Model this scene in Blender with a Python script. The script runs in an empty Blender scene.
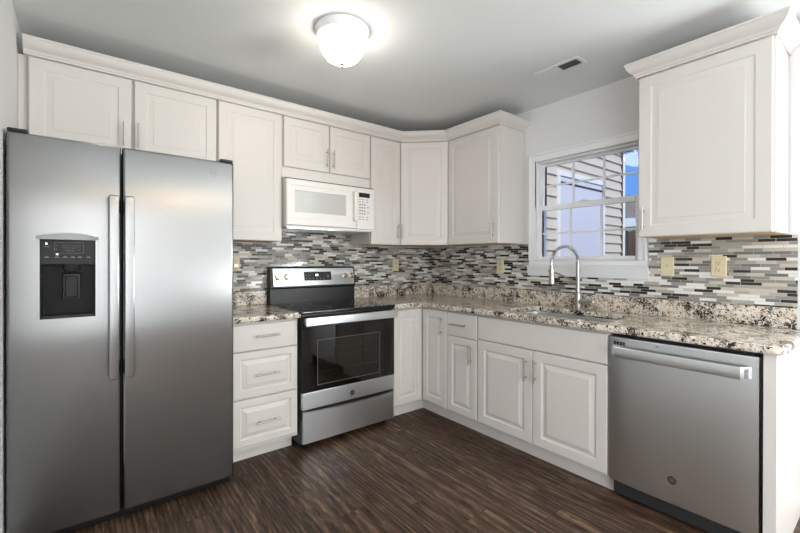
import bpy, bmesh, math, random
from mathutils import Vector, Matrix
random.seed(7)
PI = math.pi
scene = bpy.context.scene
COL = scene.collection

# ------------------------------------------------------------------ camera
CAM = Vector((-2.8116, -3.0971, 1.2521))
yaw, pitch, roll, FPX = -0.6682, -0.0023, 0.0018, 400.18
F = Vector((-math.sin(yaw), math.cos(yaw), 0)); R = Vector((math.cos(yaw), math.sin(yaw), 0)); U = Vector((0, 0, 1))
F2 = F*math.cos(pitch) + U*math.sin(pitch); U2 = -F*math.sin(pitch) + U*math.cos(pitch)
R3 = R*math.cos(roll) + U2*math.sin(roll); U3 = -R*math.sin(roll) + U2*math.cos(roll)
cd = bpy.data.cameras.new('camera'); cam = bpy.data.objects.new('camera', cd); COL.objects.link(cam)
cam.matrix_world = Matrix(((R3.x, U3.x, -F2.x, CAM.x), (R3.y, U3.y, -F2.y, CAM.y), (R3.z, U3.z, -F2.z, CAM.z), (0, 0, 0, 1)))
cd.sensor_width = 36; cd.lens = 36*FPX/800; cd.shift_y = -5/800; cd.clip_start = .02
scene.camera = cam

# ------------------------------------------------------------------ world
W = bpy.data.worlds.new('sky'); scene.world = W; W.use_nodes = True
nt = W.node_tree; N = nt.nodes; N.clear()
wo = N.new('ShaderNodeOutputWorld'); bg = N.new('ShaderNodeBackground'); nt.links.new(bg.outputs[0], wo.inputs[0])
tc = N.new('ShaderNodeTexCoord'); mp = N.new('ShaderNodeMapping'); mp.inputs['Scale'].default_value = (1, 1, 2.2)
nt.links.new(tc.outputs['Generated'], mp.inputs[0])
nz = N.new('ShaderNodeTexNoise'); nz.inputs['Scale'].default_value = 5; nz.inputs['Detail'].default_value = 7
nt.links.new(mp.outputs[0], nz.inputs['Vector'])
cr = N.new('ShaderNodeValToRGB'); cr.color_ramp.elements[0].position = .47; cr.color_ramp.elements[1].position = .6
nt.links.new(nz.outputs['Fac'], cr.inputs[0])
mx = N.new('ShaderNodeMixRGB'); mx.inputs[1].default_value = (.10, .25, .62, 1); mx.inputs[2].default_value = (.95, .96, 1, 1)
nt.links.new(cr.outputs[0], mx.inputs[0]); nt.links.new(mx.outputs[0], bg.inputs[0]); bg.inputs[1].default_value = .8

def light(kind, name, loc, energy, color=(1, 1, 1), size=None, target=None, angle=None):
    l = bpy.data.lights.new(name, kind); l.energy = energy; l.color = color
    o = bpy.data.objects.new(name, l); COL.objects.link(o); o.location = loc
    if size:
        if kind == 'AREA': l.shape = 'RECTANGLE'; l.size, l.size_y = size
        else: l.shadow_soft_size = size
    if angle is not None: l.angle = angle
    if target is not None:
        o.rotation_euler = (Vector(target)-Vector(loc)).to_track_quat('-Z', 'Y').to_euler()
    return o
light('SUN', 'sun', (0, 0, 10), 1.3, (1, .96, .9), target=(.45, .75, 9.2), angle=.02)
# added fill light at a made-up opening in the left wall, behind the camera
light('AREA', 'side_fill', (-3.26, -5.6, 1.15), 56, (.97, .99, 1), (3.0, 2.0), (-.6, -3.4, 1.05))
# added upward fill that brightens the ceiling, unseen behind the camera
light('AREA', 'ceiling_bounce_fill', (1.0, -5.7, .95), 140, (.96, .99, 1), (1.6, 1.6), (.4, -5.4, 3))
vs = scene.view_settings
vs.view_transform = 'Standard'; vs.look = 'None'; vs.gamma = 1; vs.use_curve_mapping = False; vs.exposure = .95

# ------------------------------------------------------------------ materials
def srgb(r, g, b):
    f = lambda c: (c/255/12.92 if c/255 <= .04045 else ((c/255+.055)/1.055)**2.4)
    return (f(r), f(g), f(b), 1)
def principled(name, col, rough=.5, metal=0, **k):
    m = bpy.data.materials.new(name); m.use_nodes = True
    b = m.node_tree.nodes['Principled BSDF']
    b.inputs['Base Color'].default_value = col; b.inputs['Roughness'].default_value = rough; b.inputs['Metallic'].default_value = metal
    for a, v in k.items(): b.inputs[a.replace('_', ' ')].default_value = v
    return m
class G:                                    # tiny node helper
    def __init__(s, m): s.m = m; s.t = m.node_tree; s.b = s.t.nodes['Principled BSDF']
    def n(s, ty, **k):
        x = s.t.nodes.new(ty)
        for a, v in k.items(): setattr(x, a, v)
        return x
    def l(s, a, b): s.t.links.new(a, b)
    def put(s, sock, v):
        if hasattr(v, 'is_linked'): s.l(v, sock)
        else: sock.default_value = v
    def math(s, op, a, b=0., c=None):
        x = s.n('ShaderNodeMath', operation=op); s.put(x.inputs[0], a); s.put(x.inputs[1], b)
        if c is not None: s.put(x.inputs[2], c)
        return x.outputs[0]
    def pos(s):
        g = s.n('ShaderNodeNewGeometry'); sp = s.n('ShaderNodeSeparateXYZ'); s.l(g.outputs['Position'], sp.inputs[0]); return sp.outputs
    def comb(s, x, y, z=0.):
        c = s.n('ShaderNodeCombineXYZ'); s.put(c.inputs[0], x); s.put(c.inputs[1], y); s.put(c.inputs[2], z); return c.outputs[0]
    def noise(s, vec, scale, detail=3, rough=.5, dist=0.):
        x = s.n('ShaderNodeTexNoise'); s.l(vec, x.inputs['Vector']); x.inputs['Scale'].default_value = scale
        x.inputs['Detail'].default_value = detail; x.inputs['Roughness'].default_value = rough; x.inputs['Distortion'].default_value = dist
        return x.outputs['Fac']
    def ramp(s, fac, stops, interp='LINEAR'):
        x = s.n('ShaderNodeValToRGB'); r = x.color_ramp; r.interpolation = interp; s.l(fac, x.inputs[0])
        while len(r.elements) < len(stops): r.elements.new(.5)
        for e, (p, c) in zip(r.elements, stops): e.position = p; e.color = c if len(c) == 4 else (*c, 1)
        return x.outputs[0]
    def mix(s, f, a, b, mode='MIX'):
        x = s.n('ShaderNodeMixRGB', blend_type=mode); s.put(x.inputs[0], f); s.put(x.inputs[1], a); s.put(x.inputs[2], b); return x.outputs[0]
    def bump(s, h, strength=.2, dist=.002):
        x = s.n('ShaderNodeBump'); x.inputs['Strength'].default_value = strength; x.inputs['Distance'].default_value = dist
        s.l(h, x.inputs['Height']); s.l(x.outputs[0], s.b.inputs['Normal'])
g3 = lambda v: (v, v, v, 1)

M_WHITE = principled('white_cabinet_paint', srgb(223, 218, 212), .38)
M_SHADOWGAP = principled('cabinet_interior', srgb(120, 112, 100), .7)
M_WOODEDGE = principled('birch_underside', srgb(205, 180, 140), .6)
def paint(name, col, rough, bs=400):
    m = principled(name, col, rough); g = G(m); p = g.pos(); g.bump(g.noise(g.comb(p[0], p[1], p[2]), bs, 2), .05, .001); return m
M_WALL = paint('wall_paint', srgb(229, 229, 228), .8)
M_CEIL = paint('ceiling_paint', srgb(234, 237, 236), .9, 250)
M_TRIM = principled('white_trim_paint', srgb(238, 239, 240), .35)
M_VINYL = principled('white_vinyl', srgb(240, 241, 243), .3)
def steel(name, col, rough, aniso, rot, streak):
    m = principled(name, col, rough, 1, Anisotropic=aniso, Anisotropic_Rotation=rot); g = G(m)
    t = g.n('ShaderNodeTangent', direction_type='RADIAL', axis='Z'); g.l(t.outputs[0], g.b.inputs['Tangent'])
    p = g.pos(); h = g.math('ADD', p[0], p[1])
    v = g.comb(g.math('MULTIPLY', h, 900), 0., g.math('MULTIPLY', p[2], 6)) if streak == 'v' else g.comb(g.math('MULTIPLY', h, 1.2), 0., g.math('MULTIPLY', p[2], 700))
    f = g.noise(v, 1, 2)
    g.l(g.ramp(f, [(.3, g3(rough*.985)), (.7, g3(rough*1.015))]), g.b.inputs['Roughness'])
    g.l(g.mix(f, tuple(c*.985 for c in col[:3])+(1,), col), g.b.inputs['Base Color'])
    return m
M_STEEL_V = steel('brushed_stainless_fridge', srgb(142, 143, 143), .22, .85, 0, 'v')
M_STEEL_H = steel('brushed_stainless', srgb(226, 229, 231), .28, .6, .25, 'h')
M_NICKEL = principled('brushed_nickel', srgb(190, 186, 180), .28, 1)
M_CHROME = principled('satin_chrome', srgb(205, 205, 203), .16, 1)
M_BLACK = principled('black_plastic', srgb(13, 13, 14), .35)
M_DARKSIDE = principled('charcoal_painted_steel', srgb(48, 49, 50), .5)
M_BLACKGLASS = principled('black_ceramic_glass', srgb(12, 12, 13), .06)
M_ENAMEL = principled('dark_oven_enamel', srgb(112, 104, 92), .45)
M_DISPENSER = principled('gloss_dark_grey', srgb(46, 47, 46), .4, Specular_IOR_Level=.25)
M_CAVITY = principled('dispenser_black', srgb(16, 16, 17), .4, Specular_IOR_Level=.2)
M_APPWHITE = principled('white_appliance_enamel', srgb(240, 236, 231), .25)
M_MWGLASS = principled('grey_mesh_glass', srgb(198, 198, 194), .15)
M_PRINT = principled('white_print', srgb(215, 215, 215), .5)
M_DARKPRINT = principled('grey_print', srgb(130, 130, 128), .5)
M_ALMOND = principled('almond_plastic', srgb(226, 214, 180), .35)
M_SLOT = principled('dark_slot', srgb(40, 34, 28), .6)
M_BRASSY = principled('warm_knob_chrome', srgb(214, 196, 170), .15, 1)
def emit(name, col, s):
    m = principled(name, col, .4); b = m.node_tree.nodes['Principled BSDF']
    b.inputs['Emission Color'].default_value = col; b.inputs['Emission Strength'].default_value = s; return m
M_LAMP = emit('lit_frosted_glass', (1, .92, .82, 1), 8.5)
M_LAMP2 = emit('lit_warm_glass', (1, .66, .34, 1), 22)
M_LED = emit('display_segments', (.9, .97, 1, 1), 1.5)
def glass(name, tint, refl):
    m = bpy.data.materials.new(name); m.use_nodes = True; t = m.node_tree; t.nodes.clear()
    o = t.nodes.new('ShaderNodeOutputMaterial'); mxs = t.nodes.new('ShaderNodeMixShader')
    a = t.nodes.new('ShaderNodeBsdfTransparent'); a.inputs[0].default_value = tint
    b = t.nodes.new('ShaderNodeBsdfGlossy'); b.inputs['Roughness'].default_value = .02
    fr = t.nodes.new('ShaderNodeFresnel'); fr.inputs[0].default_value = refl
    t.links.new(fr.outputs[0], mxs.inputs[0]); t.links.new(a.outputs[0], mxs.inputs[1]); t.links.new(b.outputs[0], mxs.inputs[2]); t.links.new(mxs.outputs[0], o.inputs[0])
    return m
M_GLASS = glass('window_glass', (.97, .98, .98, 1), 1.3)
M_OVENGLASS = glass('tinted_oven_glass', (.5, .48, .46, 1), 1.5)

def granite():
    m = principled('speckled_granite', g3(.5), .1); g = G(m); p = g.pos(); v = g.comb(p[0], p[1], p[2])
    base = g.ramp(g.noise(v, 26, 5, .6), [(.32, srgb(196, 180, 160)), (.47, srgb(226, 215, 198)), (.58, srgb(238, 233, 222)), (.72, srgb(180, 180, 178))])
    tan = g.ramp(g.noise(v, 55, 4, .6, .6), [(.55, g3(0)), (.64, g3(1))])
    c = g.mix(tan, base, srgb(160, 132, 108))
    patch = g.noise(v, 11, 3, .6, .4); fl = g.noise(v, 95, 4, .7, 1.2)
    s = g.math('ADD', g.math('MULTIPLY', patch, .62), g.math('MULTIPLY', fl, .76))
    d = g.ramp(s, [(.72, g3(0)), (.75, g3(1))])
    c = g.mix(d, c, srgb(52, 40, 35))
    vo = g.n('ShaderNodeTexVoronoi'); vo.inputs['Scale'].default_value = 120; g.l(v, vo.inputs['Vector'])
    sp = g.n('ShaderNodeSeparateColor'); g.l(vo.outputs['Color'], sp.inputs[0])
    k = g.ramp(sp.outputs[0], [(.90, g3(0)), (.91, g3(1))], 'CONSTANT')
    c = g.mix(k, c, srgb(36, 32, 32))
    g.l(c, g.b.inputs['Base Color']); return m
M_GRANITE = granite()

def mosaic():
    m = principled('glass_and_stone_mosaic', g3(.5), .2); g = G(m); p = g.pos()
    h = g.math('SUBTRACT', p[0], p[1]); rowf = g.math('DIVIDE', p[2], .0165); row = g.math('FLOOR', rowf)
    w = g.math('ADD', g.math('DIVIDE', h, .078), g.math('MULTIPLY', row, 37.37))
    def vor(feat):
        x = g.n('ShaderNodeTexVoronoi', voronoi_dimensions='1D', feature=feat); g.l(w, x.inputs['W']); x.inputs['Scale'].default_value = 1
        x.inputs['Randomness'].default_value = .75; return x
    sp = g.n('ShaderNodeSeparateColor'); g.l(vor('F1').outputs['Color'], sp.inputs[0])
    c = g.ramp(sp.outputs[0], [(0, srgb(50, 43, 40)), (.22, srgb(150, 146, 138)), (.38, srgb(206, 198, 184)), (.56, srgb(120, 121, 120)), (.70, srgb(178, 174, 165)), (.82, srgb(240, 240, 235))], 'CONSTANT')
    vein = g.noise(g.comb(g.math('MULTIPLY', h, 30), g.math('MULTIPLY', p[2], 160), sp.outputs[1]), 1, 4)
    c = g.mix(.25, c, g.mix(1., c, g.ramp(vein, [(.3, g3(.55)), (.7, g3(1))]), 'MULTIPLY'))
    ge = g.math('LESS_THAN', vor('DISTANCE_TO_EDGE').outputs['Distance'], .014)
    gz = g.math('LESS_THAN', g.math('FRACT', rowf), .085)
    gr = g.math('MAXIMUM', ge, gz)
    g.l(g.mix(gr, c, srgb(196, 192, 184)), g.b.inputs['Base Color'])
    g.l(g.mix(gr, g.ramp(sp.outputs[0], [(0, g3(.12)), (.21, g3(.45)), (.58, g3(.12)), (.72, g3(.45)), (.86, g3(.1))], 'CONSTANT'), g3(.8)), g.b.inputs['Roughness'])
    g.bump(g.math('SUBTRACT', 1., gr), .35, .001)
    return m
M_MOSAIC = mosaic()

def planks():
    m = principled('dark_plank_floor', g3(.1), .5, Specular_IOR_Level=.35); g = G(m); p = g.pos()
    xf = g.math('DIVIDE', p[0], .152); xi = g.math('FLOOR', xf)
    wn = g.n('ShaderNodeTexWhiteNoise', noise_dimensions='1D'); g.l(xi, wn.inputs['W'])
    yf = g.math('ADD', g.math('DIVIDE', p[1], 1.22), wn.outputs['Value']); yi = g.math('FLOOR', yf)
    w2 = g.n('ShaderNodeTexWhiteNoise', noise_dimensions='2D'); g.l(g.comb(xi, yi), w2.inputs['Vector']); rnd = w2.outputs['Value']
    off = g.math('MULTIPLY', rnd, 40)
    v = g.comb(g.math('MULTIPLY', p[0], 13), g.math('MULTIPLY', p[1], 1.6), off)
    fine = g.noise(g.comb(g.math('MULTIPLY', p[0], 95), g.math('MULTIPLY', p[1], 8.5), off), 1, 5, .7, .8)
    big = g.noise(v, 1, 6, .66, 2.2)
    wv = g.n('ShaderNodeTexWave', wave_type='RINGS', rings_direction='Y'); g.l(g.comb(g.math('MULTIPLY', p[0], 9), g.math('MULTIPLY', p[1], .8), off), wv.inputs['Vector'])
    wv.inputs['Scale'].default_value = 1.6; wv.inputs['Distortion'].default_value = 7; wv.inputs['Detail'].default_value = 3
    s = g.math('ADD', g.math('MULTIPLY', big, .5), g.math('ADD', g.math('MULTIPLY', fine, .42), g.math('MULTIPLY', wv.outputs['Fac'], .09)))
    c = g.ramp(s, [(.39, srgb(38, 27, 21)), (.46, srgb(72, 54, 42)), (.54, srgb(98, 77, 62)), (.65, srgb(152, 126, 102))])
    c = g.mix(.55, c, g.mix(1., c, g.ramp(rnd, [(0, srgb(170, 160, 160)), (1, srgb(255, 248, 240))]), 'MULTIPLY'))
    e1 = g.math('LESS_THAN', g.math('FRACT', xf), .016); e2 = g.math('LESS_THAN', g.math('FRACT', yf), .002)
    c = g.mix(g.math('MAXIMUM', e1, e2), c, srgb(24, 18, 16))
    g.l(c, g.b.inputs['Base Color']); g.l(g.ramp(fine, [(.3, g3(.55)), (.7, g3(.42))]), g.b.inputs['Roughness'])
    g.bump(fine, .15, .001); return m
M_FLOOR = planks()

# ------------------------------------------------------------------ mesh tools
class Fr:
    def __init__(s, o, A, Nn): s.o = Vector(o); s.A = Vector(A).normalized(); s.N = Vector(Nn).normalized()
    def __call__(s, a, d, z): return s.o + s.A*a + s.N*d + Vector((0, 0, z))
BACK = Fr((0, 0, 0), (1, 0, 0), (0, -1, 0))          # a = x
RIGHT = Fr((0, 0, 0), (0, -1, 0), (-1, 0, 0))        # a = -y
WORLD = Fr((0, 0, 0), (1, 0, 0), (0, 1, 0))          # plain x, y, z
class MB:
    def __init__(s): s.bm = bmesh.new()
    def absorb(s, t, f):
        vm = {v: s.bm.verts.new(f(*v.co)) for v in t.verts}
        for fc in t.faces:
            try: s.bm.faces.new([vm[v] for v in fc.verts])
            except ValueError: pass
        t.free()
    def box(s, fr, a0, a1, d0, d1, z0, z1, bev=0., seg=2):
        t = bmesh.new(); bmesh.ops.create_cube(t, size=1)
        for v in t.verts: v.co = Vector((a0+(v.co.x+.5)*(a1-a0), d0+(v.co.y+.5)*(d1-d0), z0+(v.co.z+.5)*(z1-z0)))
        if bev: bmesh.ops.bevel(t, geom=t.edges[:], offset=bev, segments=seg, profile=.5, affect='EDGES')
        s.absorb(t, fr); return s
    def rings(s, fr, rects, cap=True, capstart=True):
        """rects: (a0,a1,z0,z1,d); successive rectangles are bridged"""
        L = [[s.bm.verts.new(fr(*q)) for q in ((a0, d, z0), (a1, d, z0), (a1, d, z1), (a0, d, z1))] for a0, a1, z0, z1, d in rects]
        if capstart: s.bm.faces.new(L[0][::-1])
        for p, q in zip(L, L[1:]):
            for i in range(4): s.bm.faces.new((p[i], p[(i+1) % 4], q[(i+1) % 4], q[i]))
        if cap: s.bm.faces.new(L[-1])
        return s
    def tube(s, pts, r, seg=12, cap=True):
        pts = [Vector(p) for p in pts]; rr = r if isinstance(r, (list, tuple)) else [r]*len(pts)
        t0 = (pts[1]-pts[0]).normalized(); ref = Vector((0, 0, 1)) if abs(t0.z) < .9 else Vector((1, 0, 0)); n = t0.cross(ref).normalized(); L = []
        for i, p in enumerate(pts):
            t = (pts[min(i+1, len(pts)-1)]-pts[max(i-1, 0)]).normalized()
            n = (n - t*n.dot(t)).normalized(); b = t.cross(n)
            L.append([s.bm.verts.new(p+(n*math.cos(2*PI*k/seg)+b*math.sin(2*PI*k/seg))*rr[i]) for k in range(seg)])
        for p, q in zip(L, L[1:]):
            for k in range(seg): s.bm.faces.new((p[k], p[(k+1) % seg], q[(k+1) % seg], q[k]))
        if cap: s.bm.faces.new(L[0][::-1]); s.bm.faces.new(L[-1])
        return s
    def lathe(s, c, prof, axis=(0, 0, 1), seg=48):
        ax = Vector(axis).normalized(); q = Vector((0, 0, 1)).rotation_difference(ax); c = Vector(c); L = []
        for r, h in prof:
            if r < 1e-6: L.append([s.bm.verts.new(c+q@Vector((0, 0, h)))])
            else: L.append([s.bm.verts.new(c+q@Vector((r*math.cos(2*PI*k/seg), r*math.sin(2*PI*k/seg), h))) for k in range(seg)])
        for p, w in zip(L, L[1:]):
            for k in range(seg):
                f = []
                for v in (p[k % len(p)], p[(k+1) % len(p)], w[(k+1) % len(w)], w[k % len(w)]):
                    if v not in f: f.append(v)
                if len(f) > 2: s.bm.faces.new(f)
        return s
    def sweep(s, prof, path, closed_ends=True):
        """prof: list of (out, z); path: list of (point(x,y), out-direction(x,y) scaled for the mitre)"""
        L = [[s.bm.verts.new((p[0]+o[0]*u, p[1]+o[1]*u, z)) for u, z in prof] for p, o in path]
        n = len(prof)
        for a, b in zip(L, L[1:]):
            for i in range(n): s.bm.faces.new((a[i], a[(i+1) % n], b[(i+1) % n], b[i]))
        s.bm.faces.new(L[0][::-1]); s.bm.faces.new(L[-1]); return s
    def slab(s, outer, z0, z1, hole=None, bev=0.):
        t = bmesh.new(); loops = [outer]+([hole] if hole else []); ed = []
        for lp in loops:
            vs_ = [t.verts.new((x, y, z1)) for x, y in lp]; ed += [t.edges.new((vs_[i], vs_[(i+1) % len(vs_)])) for i in range(len(vs_))]
        bmesh.ops.triangle_fill(t, edges=ed, use_beauty=True)
        top = t.faces[:]
        r = bmesh.ops.extrude_face_region(t, geom=top)
        for v in r['geom']:
            if isinstance(v, bmesh.types.BMVert): v.co.z = z0
        bmesh.ops.recalc_face_normals(t, faces=t.faces[:])
        if bev:
            e = [e for e in t.edges if e.calc_face_angle(0) > 1.2 and abs(e.verts[0].co.z-e.verts[1].co.z) < 1e-5]
            bmesh.ops.bevel(t, geom=e, offset=bev, segments=4, profile=.5, affect='EDGES')
        s.absorb(t, WORLD); return s
    def text(s, fr, a, d, z, txt, size, thick=.0006):
        cu = bpy.data.curves.new('t', 'FONT'); cu.body = txt; cu.size = size; cu.extrude = thick; cu.align_x = 'CENTER'; cu.align_y = 'CENTER'; cu.resolution_u = 3
        o = bpy.data.objects.new('t', cu); COL.objects.link(o); dg = bpy.context.evaluated_depsgraph_get()
        me = o.evaluated_get(dg).to_mesh(); t = bmesh.new(); t.from_mesh(me); o.evaluated_get(dg).to_mesh_clear()
        bpy.data.objects.remove(o); bpy.data.curves.remove(cu)
        s.absorb(t, lambda x, y, q: fr(a+x, d+q, z+y)); return s
    def build(s, name, mat, parent=None, angle=32):
        bmesh.ops.remove_doubles(s.bm, verts=s.bm.verts, dist=1e-6)
        bmesh.ops.recalc_face_normals(s.bm, faces=s.bm.faces[:])
        if parent is None:
            xs = [v.co for v in s.bm.verts]
            o0 = Vector(((min(c.x for c in xs)+max(c.x for c in xs))/2, (min(c.y for c in xs)+max(c.y for c in xs))/2, min(c.z for c in xs)))
        else: o0 = WL[parent.name]
        for v in s.bm.verts: v.co -= o0
        me = bpy.data.meshes.new(name); s.bm.to_mesh(me); s.bm.free(); me.materials.append(mat)
        me.shade_smooth(); me.set_sharp_from_angle(angle=math.radians(angle))
        o = bpy.data.objects.new(name, me); COL.objects.link(o); WL[o.name] = o0
        wn = o.modifiers.new('weighted_normals', 'WEIGHTED_NORMAL'); wn.keep_sharp = True
        if parent is None: o.location = o0
        else: o.parent = parent
        return o
WL = {}
def thing(name, label, cat, loc, group=None):
    o = bpy.data.objects.new(name, None); COL.objects.link(o); o.location = loc; o.empty_display_size = .1
    o['label'] = label; o['category'] = cat; WL[o.name] = Vector(loc)
    if group: o['group'] = group
    return o
def tag(o, label, cat, group=None):
    o['label'] = label; o['category'] = cat
    if group: o['group'] = group
    return o
def struct(o): o['kind'] = 'structure'; return o
def B(fr, *a): return MB().box(fr, *a)

# ------------------------------------------------------------------ dimensions
ZC = 2.459; XL = -3.076; XD = 2.4; YD = -2.95; YF = -7.6
WY0, WY1, WZ0, WZ1 = -2.025, -1.275, 1.255, 2.03      # window opening
# ------------------------------------------------------------------ shell
struct(B(WORLD, XL-.12, .0, YF-.12, 0., -.1, 0).box(WORLD, 0, XD+.12, YF-.12, YD, -.1, 0).build('floor', M_FLOOR))
struct(B(WORLD, XL-.12, .14, YF-.12, .12, ZC, ZC+.12).box(WORLD, .14, XD+.12, YF-.12, YD+.12, ZC, ZC+.12).build('ceiling', M_CEIL))
struct(B(WORLD, XD, XD+.12, YF-.12, YD+.12, 0, ZC).build('wall_dining', M_WALL))
struct(B(WORLD, .14, XD, YD, YD+.12, 0, ZC).build('wall_dining', M_WALL))
struct(B(WORLD, XL-.12, .14, 0., .12, -.1, ZC).build('wall_back', M_WALL))
w = MB()
w.box(WORLD, 0, .14, YD, WY0, 0, ZC); w.box(WORLD, 0, .14, WY1, 0, -.1, ZC)
w.box(WORLD, 0, .14, WY0, WY1, -.1, WZ0); w.box(WORLD, 0, .14, WY0, WY1, WZ1, ZC)
struct(w.build('wall_right', M_WALL))
w = MB()
w.box(WORLD, XL-.12, XL, YF-.12, -7.1, 0, ZC); w.box(WORLD, XL-.12, XL, -4.1, 0, 0, ZC); w.box(WORLD, XL-.12, XL, -7.1, -4.1, 2.15, ZC)
struct(w.build('wall_left', M_WALL))
w = MB()
for q in ((-7.1, -7.04, 0, 2.15), (-4.16, -4.1, 0, 2.15), (-7.04, -4.16, 0, .08), (-7.04, -4.16, 2.09, 2.15), (-5.64, -5.56, .08, 2.09)):
    w.box(WORLD, XL-.09, XL-.04, q[0], q[1], q[2], q[3])
struct(w.build('added_door_1', M_VINYL))  # unseen door frame, added with its opening for the side fill light
struct(B(WORLD, XL, XD, YF-.12, YF, 0, ZC).build('wall_front', M_WALL))
bp = [(0, 0), (.014, 0), (.014, .075), (.010, .083), (.006, .088), (0, .09)]
struct(MB().sweep(bp, [((0, -2.78), (-1, 0)), ((0, YD), (-1, 0))]).build('baseboard_right', M_TRIM))
struct(MB().sweep(bp, [((XL, -.9), (1, 0)), ((XL, YF), (1, 0))]).build('baseboard_left', M_TRIM))

# ------------------------------------------------------------------ window over the sink (a = -y)
ya, yb = 1.275, 2.025
w = MB()
def picture(mb, fr, a0, a1, z0, z1, wd, d0, d1, bev=0.):
    mb.box(fr, a0, a0+wd, d0, d1, z0, z1, bev); mb.box(fr, a1-wd, a1, d0, d1, z0, z1, bev)
    mb.box(fr, a0+wd, a1-wd, d0, d1, z0, z0+wd, bev); mb.box(fr, a0+wd, a1-wd, d0, d1, z1-wd, z1, bev)
picture(w, RIGHT, ya, yb, WZ0, WZ1, .013, -.13, -.02)
win = struct(w.build('window_1', M_VINYL))
def sash(name, a0, a1, z0, z1, d, rb, rt, st):
    m = MB(); m.box(RIGHT, a0, a0+st, d-.014, d+.014, z0, z1, .003); m.box(RIGHT, a1-st, a1, d-.014, d+.014, z0, z1, .003)
    m.box(RIGHT, a0+st, a1-st, d-.014, d+.014, z0, z0+rb, .003); m.box(RIGHT, a0+st, a1-st, d-.014, d+.014, z1-rt, z1, .003)
    o = m.build(name, M_VINYL, win)
    gm = MB(); gw = a1-a0-2*st; zz0, zz1 = z0+rb, z1-rt
    for k in (1, 2): gm.box(RIGHT, a0+st+gw*k/3-.007, a0+st+gw*k/3+.007, d-.006, d+.006, zz0, zz1)
    gm.box(RIGHT, a0+st, a1-st, d-.005, d+.005, (zz0+zz1)/2-.007, (zz0+zz1)/2+.007)
    gm.build('muntins', M_VINYL, o)
    B(RIGHT, a0+st-.002, a1-st+.002, d-.0015, d+.0015, zz0-.002, zz1+.002).build('window_pane', M_GLASS, o)
    return o
sash('upper_sash', ya+.013, yb-.013, 1.655, WZ1-.013, -.085, .035, .018, .020)
low = sash('lower_sash', ya+.013, yb-.013, WZ0+.004, 1.685, -.045, .028, .04, .020)
MB().box(RIGHT, 1.62, 1.68, -.031, -.018, 1.685, 1.697, .003).build('sash_lock', M_VINYL, low)
# casing, stool, apron
m = MB(); c0, c1, cz = ya-.048, yb+.048, WZ1+.055
m.box(RIGHT, c0, ya, 0, .018, WZ0, cz, .004); m.box(RIGHT, yb, c1, 0, .018, WZ0, cz, .004); m.box(RIGHT, ya, yb, 0, .018, WZ1, cz, .004)
m.box(RIGHT, c0-.006, c0+.010, 0, .026, WZ0, cz+.006, .004); m.box(RIGHT, c1-.01, c1+.006, 0, .026, WZ0, cz+.006, .004); m.box(RIGHT, c0-.006, c1+.006, 0, .026, cz-.01, cz+.008, .004)
m.build('casing', M_TRIM, win)
MB().box(RIGHT, c0-.004, c1+.004, -.03, .022, 1.218, WZ0, .004).build('window_stool', M_TRIM, win)
ap = [(0, 1.218), (.040, 1.218), (.040, 1.208), (.034, 1.200), (.030, 1.180), (.022, 1.160), (.016, 1.142), (.016, 1.136), (0, 1.136)]
MB().sweep(ap, [((0, -c0+.012), (-1, 0)), ((0, -c1-.012), (-1, 0))]).build('window_apron', M_TRIM, win)

# ------------------------------------------------------------------ tile splashbacks
tag(B(BACK, -2.16, -.0085, .0005, .008, 1.0165, 1.38).box(BACK, -1.698, -.94, .0005, .008, 1.38, 1.49).box(BACK, -1.703, -.937, .0005, .008, .90, 1.0165).build('tiled_splashback', M_MOSAIC), 'grey, black and white mosaic strip tiling behind the range, on the back wall', 'splashback')
m = MB()
m.box(RIGHT, .0, c0-.012, .0005, .008, 1.0165, 1.38); m.box(RIGHT, c0-.012, c1+.012, .0005, .008, 1.0165, 1.1355); m.box(RIGHT, c1+.012, 2.758, .0005, .008, 1.0165, 1.386)
m.box(RIGHT, 1.170, c0-.012, .0005, .008, 1.38, 1.387)
tag(m.build('tiled_splashback', M_MOSAIC), 'beige, black and white mosaic strip tiling around the window, on the right wall', 'splashback')

# ------------------------------------------------------------------ cabinet builders
def raised(fr, a0, a1, z0, z1, d, st=.058, t=.02, k=1):
    """routed raised-panel door leaf from depth d to d+t"""
    P = [(0, d), (0, d+t-.005), (.0015, d+t-.002), (.005, d+t), (st, d+t), (st+.003, d+t-.006*k), (st+.008, d+t-.009*k), (st+.013, d+t-.0095*k), (st+.036, d+t-.002*k), (st+.038, d+t+.0005)]
    return MB().rings(fr, [(a0+i, a1-i, z0+i, z1-i, q) for i, q in P])
def flat(fr, a0, a1, z0, z1, d, t=.02):
    P = [(0, d), (0, d+t-.005), (.0015, d+t-.002), (.005, d+t)]
    return MB().rings(fr, [(a0+i, a1-i, z0+i, z1-i, q) for i, q in P])
def pull(fr, a, z, d, parent, L=.14, vert=True, label=None):
    m = MB(); h = L/2
    if vert:
        m.tube([fr(a, d+.030, z-h), fr(a, d+.030, z+h)], .0055)
        for s in (-1, 1): m.tube([fr(a, d-.001, z+s*h*.68), fr(a, d+.030, z+s*h*.68)], .0045, 8)
    else:
        m.tube([fr(a-h, d+.030, z), fr(a+h, d+.030, z)], .0055)
        for s in (-1, 1): m.tube([fr(a+s*h*.68, d-.001, z), fr(a+s*h*.68, d+.030, z)], .0045, 8)
    return m.build('handle', M_NICKEL, parent)
def leaf(kind, fr, a0, a1, z0, z1, d, parent, name='door', st=.058, handle=None, k=1):
    o = (raised(fr, a0, a1, z0, z1, d, st, k=k) if kind == 'r' else flat(fr, a0, a1, z0, z1, d)).build(name, M_WHITE, parent, 20)
    if handle:
        ha, hz, vert = handle[:3]; L = handle[3] if len(handle) > 3 else .14
        pull(fr, ha, hz, d+.02, o, L, vert)
    return o
G_ = .0018   # reveal
ZB, ZT = 1.387, 2.291
UG, BG = None, None
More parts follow.
